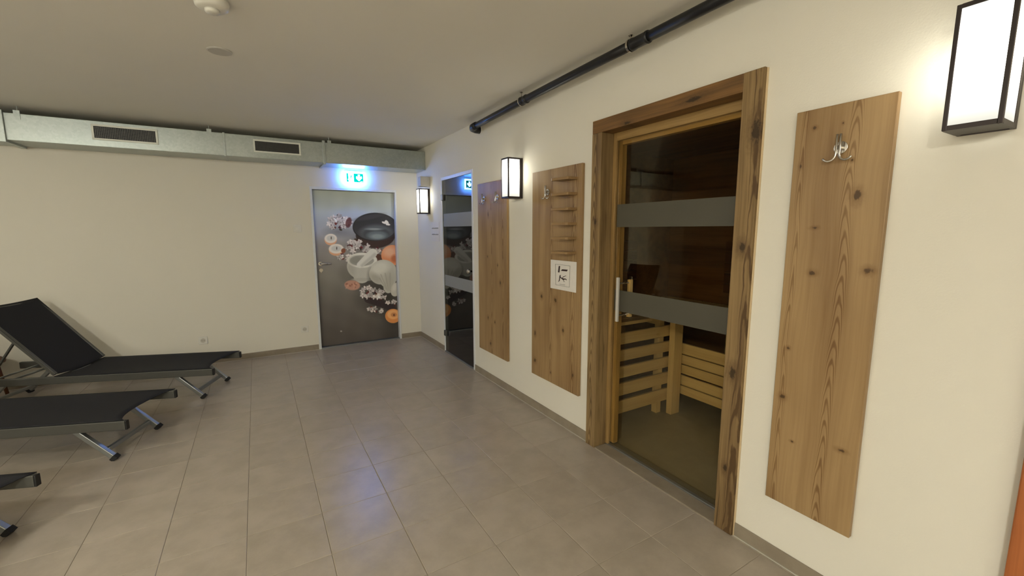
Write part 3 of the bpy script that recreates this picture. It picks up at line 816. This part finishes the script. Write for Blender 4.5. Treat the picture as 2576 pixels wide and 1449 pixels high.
# small box above the farthest lamp
t = thing('wall_box', 'small pale grey square box on the wall right above the farthest lantern', 'box', (0, -0.5, 2.04))
obj('housing', B(-0.125, -0.001, -0.52, -0.42, 2.045, 2.165), M_box, t, bevel=0.004)
obj('front_cover', B(-0.118, -0.008, -0.5225, -0.5202, 2.052, 2.158), M_box, t, bevel=0.001)

# faint wall lettering and panel beside the glass door
t = thing('wall_plaque', 'small pale plaque with two short dark lines of writing, left of the dark glass door', 'sign', (0, -0.66, 1.48))
obj('plate', B(-0.003, -0.0008, -0.80, -0.52, 1.36, 1.60), M_paper, t, bevel=0.0008)
rng = random.Random(2)
for z in (1.523, 1.446):
    bm = BM(); y = -0.545
    while y > -0.765:
        w = rng.uniform(0.010, 0.018); hh = rng.choice((0.010, 0.014, 0.014))
        box(bm, -0.0042, -0.0031, y - w, y, z - 0.007, z - 0.007 + hh); y -= w + 0.005
    obj('text_line', bm, M_grey, t)

# ------------------------------------------------------------------ exit sign
M_exw = emissive('exit_white', (0.16, 0.38, 1.0), EXIT * 9.0)
M_exg = emissive('exit_green', (0.0, 0.26, 0.22), 0.9)
M_exb = emissive('exit_blue_edge', (0.03, 0.20, 1.0), EXIT * 50.0)
ex = thing('exit_sign', 'glowing green and white running-man exit sign over the printed door', 'sign', (-0.82, 0, 2.07))
EX0, EX1, EZ0, EZ1 = -0.935, -0.698, 2.085, 2.225
obj('housing', B(EX0 + 0.01, EX1 - 0.01, -0.022, -0.001, EZ0 + 0.005, EZ1 + 0.012), M_white, ex, bevel=0.003)
obj('light_body', B(EX0, EX1, -0.044, -0.0225, EZ0, EZ1), M_exw, ex, bevel=0.002)
obj('edge_light', B(EX0 - 0.002, EX1 + 0.002, -0.033, -0.026, EZ0 - 0.002, EZ1 + 0.002), M_exb, ex)
obj('green_field', B(EX0 + 0.022, EX1 - 0.014, -0.0462, -0.0442, EZ0 + 0.014, EZ1 - 0.020), M_exg, ex)
Hx = homog([(645, 455), (1765, 520), (1800, 1060), (665, 1000)], [(EX0 + .022, EZ1 - .02), (EX1 - .014, EZ1 - .02), (EX1 - .014, EZ0 + .014), (EX0 + .022, EZ0 + .014)])
def exdecal(name, polys, m, y):
    bm = BM()
    for pl in polys:
        pts = []
        for p in pl:
            v = Hx @ np.array([p[0], p[1], 1.0]); pts.append((v[0] / v[2], v[1] / v[2]))
        quadbox(bm, pts, 0.0008, (0, y, 0), (1, 0, 0), (0, 0, 1), (0, 1, 0))
    return obj(name, bm, m, ex)
exdecal('doorway_mark', [[(750, 461), (1120, 483), (1155, 1010), (790, 985), (800, 900), (735, 860), (785, 790)]], M_exw, -0.0472)
exdecal('arrow_mark', [[(1410, 560), (1545, 566), (1555, 735), (1650, 660), (1690, 780), (1500, 975), (1300, 800), (1300, 680), (1330, 650), (1418, 730)]], M_exw, -0.0472)
exdecal('caption_mark', [[(1590, 990), (1750, 998), (1750, 1018), (1590, 1010)]], M_exw, -0.0472)
def stroke(pts, w):
    out = []
    for (a, b), (c, d) in zip(pts, pts[1:]):
        L = math.hypot(c - a, d - b); nx, ny = -(d - b) / L * w / 2, (c - a) / L * w / 2
        out.append([(a + nx, b + ny), (c + nx, d + ny), (c - nx, d - ny), (a - nx, b - ny)])
    return out
exdecal('running_figure', [[(975, 525), (1020, 530), (1015, 580), (972, 572)]] + stroke([(975, 600), (935, 740)], 70) +
        stroke([(950, 610), (870, 610), (830, 665)], 26) + stroke([(985, 620), (1060, 685), (1140, 705)], 26) +
        stroke([(935, 740), (900, 840), (790, 840)], 40) + stroke([(955, 750), (1070, 940), (1040, 990)], 36), M_exg, -0.0482)

# ------------------------------------------------------------------ ventilation duct
DY, DZ0, DZ1 = -0.37, 2.264, 2.490
du = thing('ventilation_duct', 'long galvanised rectangular air duct under the ceiling along the back wall', 'duct', (-2.6, -0.19, DZ0))
for x0, x1 in ((XL + 0.002, -3.712), (-3.706, -2.150), (-2.144, -1.205), (-1.199, -0.002)):
    obj('duct_section', B(x0, x1, DY, -0.002, DZ0, DZ1), M_duct, du, bevel=0.004)
def flange(x, e, w):
    bm = BM()
    box(bm, x - w, x + w, DY - e, DY - 0.0003, DZ0 - e, DZ1 + e)
    box(bm, x - w, x + w, DY, -0.002, DZ0 - e, DZ0 - 0.0003)
    box(bm, x - w, x + w, DY, -0.002, DZ1 + 0.0003, DZ1 + e)
    obj('flange', bm, M_duct, du, bevel=0.002)
flange(-1.202, 0.018, 0.014); flange(-3.709, 0.018, 0.018); flange(-2.147, 0.005, 0.010)
for x in (-3.61, -2.268, -1.14):
    bm = BM()
    box(bm, x - 0.02, x + 0.02, DY - 0.004, DY - 0.0005, 2.44, 2.515)
    box(bm, x - 0.02, x + 0.02, DY - 0.0005, DY + 0.03, DZ1 + 0.0205, 2.515)
    tube(bm, [(x, DY + 0.018, 2.51), (x, DY + 0.018, H)], 0.004, 8)
    obj('hanger', bm, M_duct, du)
def grille(x0, x1, z0, z1):
    b = 0.017
    bm = BM()
    y0, y1 = DY - 0.010, DY - 0.0006
    box(bm, x0, x1, y0, y1, z1 - b, z1); box(bm, x0, x1, y0, y1, z0, z0 + b)
    box(bm, x0, x0 + b, y0, y1, z0 + b, z1 - b); box(bm, x1 - b, x1, y0, y1, z0 + b, z1 - b)
    g_ = obj('grille', bm, M_grilleframe, du, bevel=0.002)
    obj('grille_back', B(x0 + b, x1 - b, DY - 0.002, DY - 0.0007, z0 + b, z1 - b), M_darkvoid, g_)
    bm = BM()
    n = int((x1 - x0 - 2 * b) / 0.0125)
    for k in range(1, n):
        x = x0 + b + (x1 - x0 - 2 * b) * k / n
        box(bm, x - 0.0013, x + 0.0013, DY - 0.008, DY - 0.003, z0 + b, z1 - b)
    for k in range(1, 8):
        z = z0 + b + (z1 - z0 - 2 * b) * k / 8
        box(bm, x0 + b, x1 - b, DY - 0.0065, DY - 0.0045, z - 0.0012, z + 0.0012)
    o = obj('grille_wires', bm, M_grillebar, g_); o['kind'] = 'stuff'
grille(-3.150, -2.678, 2.322, 2.460)
grille(-1.892, -1.440, 2.322, 2.455)

# ------------------------------------------------------------------ black pipe under the ceiling
pp = thing('drain_pipe', 'black socketed plastic pipe hanging under the ceiling along the right wall', 'pipe', (-0.10, -3.5, 2.45))
zp = lambda y: np.interp(y, [-8.4, -4.3, -3.0, -1.9], [2.53, 2.502, 2.486, 2.461])
R0 = 0.0265
def run(y0, y1, r):
    bm = BM(); ys_ = np.linspace(y0, y1, 8)
    tube(bm, [(-0.10, y, zp(y)) for y in ys_], r, 20); return bm
for y0, y1 in ((-4.10, -2.05), (-6.6, -4.105), (-8.3, -6.605)):
    obj('pipe_section', run(y0, y1, R0), M_black, pp, smooth=True)
for y in (-2.86, -3.985, -4.66, -6.7):
    L = 0.07 if y == -2.86 else 0.12
    bm = BM()
    tube(bm, [(-0.10, yy, zp(yy)) for yy in (y, y + 0.001, y - 0.012, y - 0.013, y - L + 0.014, y - L + 0.012, y - L, y - L - 0.001)][0:1] +
         [(-0.10, yy, zp(yy)) for yy in (y - 0.004, y - 0.016, y - 0.022, y - L + 0.016, y - L + 0.010, y - L)],
         [0.031, 0.033, 0.033, 0.0305, 0.0305, 0.033, 0.031], 20)
    obj('pipe_socket', bm, M_black, pp, smooth=True)
bm = BM()
tube(bm, [(-0.10, -2.06, zp(-2.06)), (-0.10, -2.02, zp(-2.0)), (-0.10, -1.985, 2.461), (-0.085, -1.95, 2.459), (-0.05, -1.935, 2.456), (-0.002, -1.935, 2.455)],
     [0.033, 0.034, 0.034, 0.034, 0.034, 0.034], 20)
obj('elbow', bm, M_black, pp, smooth=True)
bm = BM(); tube(bm, [(-0.006, -1.935, 2.455), (-0.001, -1.935, 2.455)], 0.042, 24); obj('wall_collar', bm, M_white, pp)
for y in (-2.845, -3.970, -5.8):
    bm = BM()
    tube(bm, [(-0.10, y + 0.002, zp(y)), (-0.10, y - 0.012, zp(y))], 0.0345, 24)
    c_ = obj('pipe_clamp', bm, M_chrome, pp)
    bm = BM(); tube(bm, [(-0.10, y - 0.006, zp(y) + 0.03), (-0.10, y - 0.006, H - 0.008)], 0.004, 8)
    tube(bm, [(-0.10, y - 0.006, H - 0.008), (-0.10, y - 0.006, H - 0.0005)], [0.006, 0.014], 12)
    obj('hanger_screw', bm, M_chrome, c_)

# ------------------------------------------------------------------ ceiling fittings, switch, sockets
t = thing('smoke_detector', 'round white smoke detector on the ceiling with raised centre', 'detector', (-2.045, -3.26, 2.49))
bm = BM(); lathe(bm, [(0, H - 0.0005), (0.066, H - 0.0005), (0.070, H - 0.012), (0.066, H - 0.034), (0.052, H - 0.044), (0, H - 0.044)], -2.035, -3.262, 40)
obj('detector_body', bm, M_white, t, smooth=True)
bm = BM(); lathe(bm, [(0, H - 0.0442), (0.030, H - 0.0442), (0.030, H - 0.054), (0.024, H - 0.060), (0, H - 0.061)], -2.035, -3.262, 32)
obj('sensor_cap', bm, M_white, t, smooth=True)
bm = BM(); lathe(bm, [(0, H - 0.0005), (0.064, H - 0.0005), (0.064, H - 0.004), (0.058, H - 0.007), (0, H - 0.007)], -2.043, -2.597, 40)
t = thing('ceiling_cover', 'flat round cover plate on the ceiling behind the smoke detector', 'cover', (-2.043, -2.597, H))
obj('cover_plate', bm, M_box, t, smooth=False)
t = thing('light_switch', 'square white light switch left of the printed door', 'switch', (-1.50, 0, 1.52))
obj('switch_frame', B(-1.545, -1.455, -0.009, -0.0006, 1.475, 1.565), M_white, t, bevel=0.003)
obj('rocker', B(-1.528, -1.472, -0.014, -0.0092, 1.492, 1.548), M_white, t, bevel=0.002)
def socket(x, z, label):
    t = thing('wall_socket', label, 'socket', (x, 0, z))
    obj('cover_plate', B(x - 0.042, x + 0.042, -0.009, -0.0006, z - 0.042, z + 0.042), M_white, t, bevel=0.003)
    bm = BM(); n = 24
    tube(bm, [(x, -0.0092, z), (x, -0.0102, z)], 0.024, n)
    obj('socket_well', bm, M_caulk, t)
    bm = BM()
    for s in (-1, 1): tube(bm, [(x + s * 0.0095, -0.0104, z), (x + s * 0.0095, -0.0112, z)], 0.003, 8)
    obj('contact_holes', bm, M_rubber, t)
socket(-2.526, 0.278, 'white wall socket above the sun lounger foot')
socket(-1.495, 0.282, 'white wall socket between the skirting and switch, near the printed door')

# ------------------------------------------------------------------ sun loungers
LW, LL, HNG = 0.565, 1.88, 1.20        # width over rails, length, hinge distance from foot end
ZT, RH = 0.285, 0.062
def make_lounger():
    t = thing('sun_lounger', '', 'lounger', (0, 0, 0), 'grey sling sun loungers', wb=False)
    hw = LW / 2
    # local axes: +X foot end, Y across, origin below middle of foot edge
    for s in (-1, 1):
        y = s * (hw - 0.015)
        r = obj('side_rail', B(-LL, -0.006, y - 0.015, y + 0.015, ZT - RH, ZT), M_rail, t, bevel=0.005)
        obj('end_cap', B(-0.0055, 0.004, y - 0.0145, y + 0.0145, ZT - RH + 0.001, ZT - 0.001), M_cap, r, bevel=0.003)
    def sling(x0, x1, za, zb, inset0, inset1, sag, name):
        bm = BM(); nx, ny = 24, 20; th = 0.004
        L = {}
        for side in (0, 1):
            for i in range(nx + 1):
                for j in range(ny + 1):
                    a, v = i / nx, j / ny
                    p = math.sin(PI * v)
                    xs0, xs1 = x0 - inset0 * p ** .7, x1 + inset1 * p
                    x = xs0 + (xs1 - xs0) * a
                    z = za + (zb - za) * ((x - x0) / (x1 - x0)) - sag * p
                    L[side, i, j] = bm.verts.new((x, (v - 0.5) * (LW - 0.004), z + 0.002 - side * th))
        for i in range(nx):
            for j in range(ny):
                bm.faces.new((L[0, i, j], L[0, i + 1, j], L[0, i + 1, j + 1], L[0, i, j + 1]))
                bm.faces.new((L[1, i, j], L[1, i, j + 1], L[1, i + 1, j + 1], L[1, i + 1, j]))
        for i in range(nx):
            for j in (0, ny): bm.faces.new((L[0, i, j], L[0, i + 1, j], L[1, i + 1, j], L[1, i, j]))
        for j in range(ny):
            for i in (0, nx): bm.faces.new((L[0, i, j], L[0, i, j + 1], L[1, i, j + 1], L[1, i, j]))
        return obj(name, bm, M_sling, t, smooth=True)
    sling(-0.008, -HNG - 0.004, ZT + 0.005, ZT + 0.005, 0.10, -0.035, 0.020, 'seat_sling')
    # raised backrest
    ang = math.radians(49.5); BLn = 0.735
    bx, bz = -HNG - BLn * math.cos(ang), ZT + 0.02 + BLn * math.sin(ang)
    sling(-HNG + 0.004, bx, ZT + 0.026, bz + 0.020, -0.01, 0.0, 0.010, 'back_sling')
    for s in (-1, 1):
        bm = BM(); y = s * (hw - 0.016)
        bar(bm, (-HNG, y, ZT + 0.018), (bx, y, bz), 0.028, 0.026)
        obj('back_rail', bm, M_rail, t, bevel=0.004)
    bm = BM(); tube(bm, [(bx + 0.006, -hw + 0.031, bz - 0.010), (bx + 0.006, hw - 0.031, bz - 0.010)], 0.011); obj('top_bar', bm, M_rail, t, smooth=True)
    bm = BM(); tube(bm, [(-HNG + 0.0, -hw + 0.031, ZT - 0.02), (-HNG + 0.0, hw - 0.031, ZT - 0.02)], 0.011); obj('hinge_bar', bm, M_alu, t, smooth=True)
    # prop strut holding the backrest
    px_, pz_ = -HNG - 0.42 * math.cos(ang), ZT + 0.42 * math.sin(ang)
    for s in (-1, 1):
        bm = BM(); y = s * (hw - 0.045)
        bar(bm, (px_, y, pz_ - 0.010), (-HNG - 0.50, y, ZT - 0.02), 0.020, 0.012)
        obj('support_strut', bm, M_rail, t)
    bm = BM(); tube(bm, [(-HNG - 0.50, -hw + 0.031, ZT - 0.025), (-HNG - 0.50, hw - 0.031, ZT - 0.025)], 0.009); obj('support_bar', bm, M_alu, t, smooth=True)
    # splayed legs
    def legs(xa, xb, name='leg'):
        for s in (-1, 1):
            y = s * (hw - 0.055)
            bm = BM(); bar(bm, (xa, y, ZT - RH + 0.004), (xb, y, 0.022), 0.030, 0.032)
            l = obj('leg', bm, M_alu, t, bevel=0.004)
            bm = BM(); d_ = 0.014 if xb > xa else -0.014
            bar(bm, (xb - d_ * .4, y, 0.026), (xb + d_, y, 0.007), 0.038, 0.040)
            bmesh.ops.bisect_plane(bm, geom=bm.verts[:] + bm.edges[:] + bm.faces[:], plane_co=(0, 0, 0.0005), plane_no=(0, 0, -1), clear_outer=True)
            bmesh.ops.holes_fill(bm, edges=bm.edges[:])
            obj('foot_pad', bm, M_rubber, l)
        k = 0.22
        xc, zc = xb + (xa - xb) * k, 0.022 + (ZT - RH - 0.018) * k
        bm = BM(); bar(bm, (xc, -hw + 0.071, zc), (xc, hw - 0.071, zc), 0.024, 0.026)
        obj('cross_bar', bm, M_alu, t, bevel=0.003)
        bm = BM(); tube(bm, [(xa, -hw + 0.031, ZT - RH + 0.02), (xa, hw - 0.031, ZT - RH + 0.02)], 0.010); obj('leg_axle', bm, M_alu, t, smooth=True)
    legs(-0.33, -0.125)
    legs(-LL + 0.28, -LL + 0.08)
    return t
def copy_tree(o, parent=None):
    c = o.copy(); C.objects.link(c)
    if parent: c.parent = parent
    for ch in list(o.children): copy_tree(ch, c)
    return c
proto = make_lounger()
spots = [((-2.149, -0.765), (-2.346, -1.28), 'grey sling sun lounger with raised back, farthest one beside the back wall'),
         ((-2.533, -1.735), (-2.755, -2.27), 'grey sling sun lounger in the middle of the row, only its foot half in view'),
         ((-2.962, -2.825), (-3.165, -3.35), 'grey sling sun lounger nearest the camera, only a corner of its foot end in view')]
for i, (a, b, lab) in enumerate(spots):
    o = proto if i == 0 else copy_tree(proto)
    o['label'] = lab
    a, b = Vector(a), Vector(b)
    m = (a + b) / 2
    o.location = (m.x, m.y, 0)
    o.rotation_euler.z = math.atan2(-0.352, 0.936)

# dark brown stool behind the farthest lounger
t = thing('round_stool', 'dark brown round stool partly hidden under the raised lounger back, left edge', 'stool', (-4.16, -0.42, 0))
BR = wood('brown_wicker', srgb(120, 72, 36), srgb(70, 40, 22), fine=.8)
bm = BM(); lathe(bm, [(0, 0.37), (0.12, 0.372), (0.18, 0.365), (0.2, 0.345), (0.2, 0.33), (0, 0.33)], -4.16, -0.25, 32); obj('seat', bm, BR, t, smooth=True)
for a in (0.6, 2.2, 3.8, 5.4):
    bm = BM(); tube(bm, [(-4.16 + .14 * math.cos(a), -0.25 + .14 * math.sin(a), 0.33), (-4.16 + .18 * math.cos(a), -0.25 + .18 * math.sin(a), 0.0)], [0.018, 0.013], 10)
    obj('leg', bm, BR, t, smooth=True)
t.location = (-4.16, -0.42, 0)

# wooden upright at the right picture edge
WU = wood('reddish_pine', srgb(176, 104, 56), srgb(130, 70, 34), fine=.8, rough=.45)
t = thing('wooden_upright', 'reddish-brown wooden upright against the wall at the right edge, bottom right corner', 'post', (-0.03, -5.58, 0))
obj('post', B(-0.045, -0.002, -5.66, -5.545, 0.0, 2.08), WU, t, bevel=0.004)
obj('head_block', B(-0.050, -0.001, -5.67, -5.542, 2.0805, 2.18), WU, t, bevel=0.004)

for o in list(bpy.data.objects):
    if o.get('worldbuilt'): del o['worldbuilt']
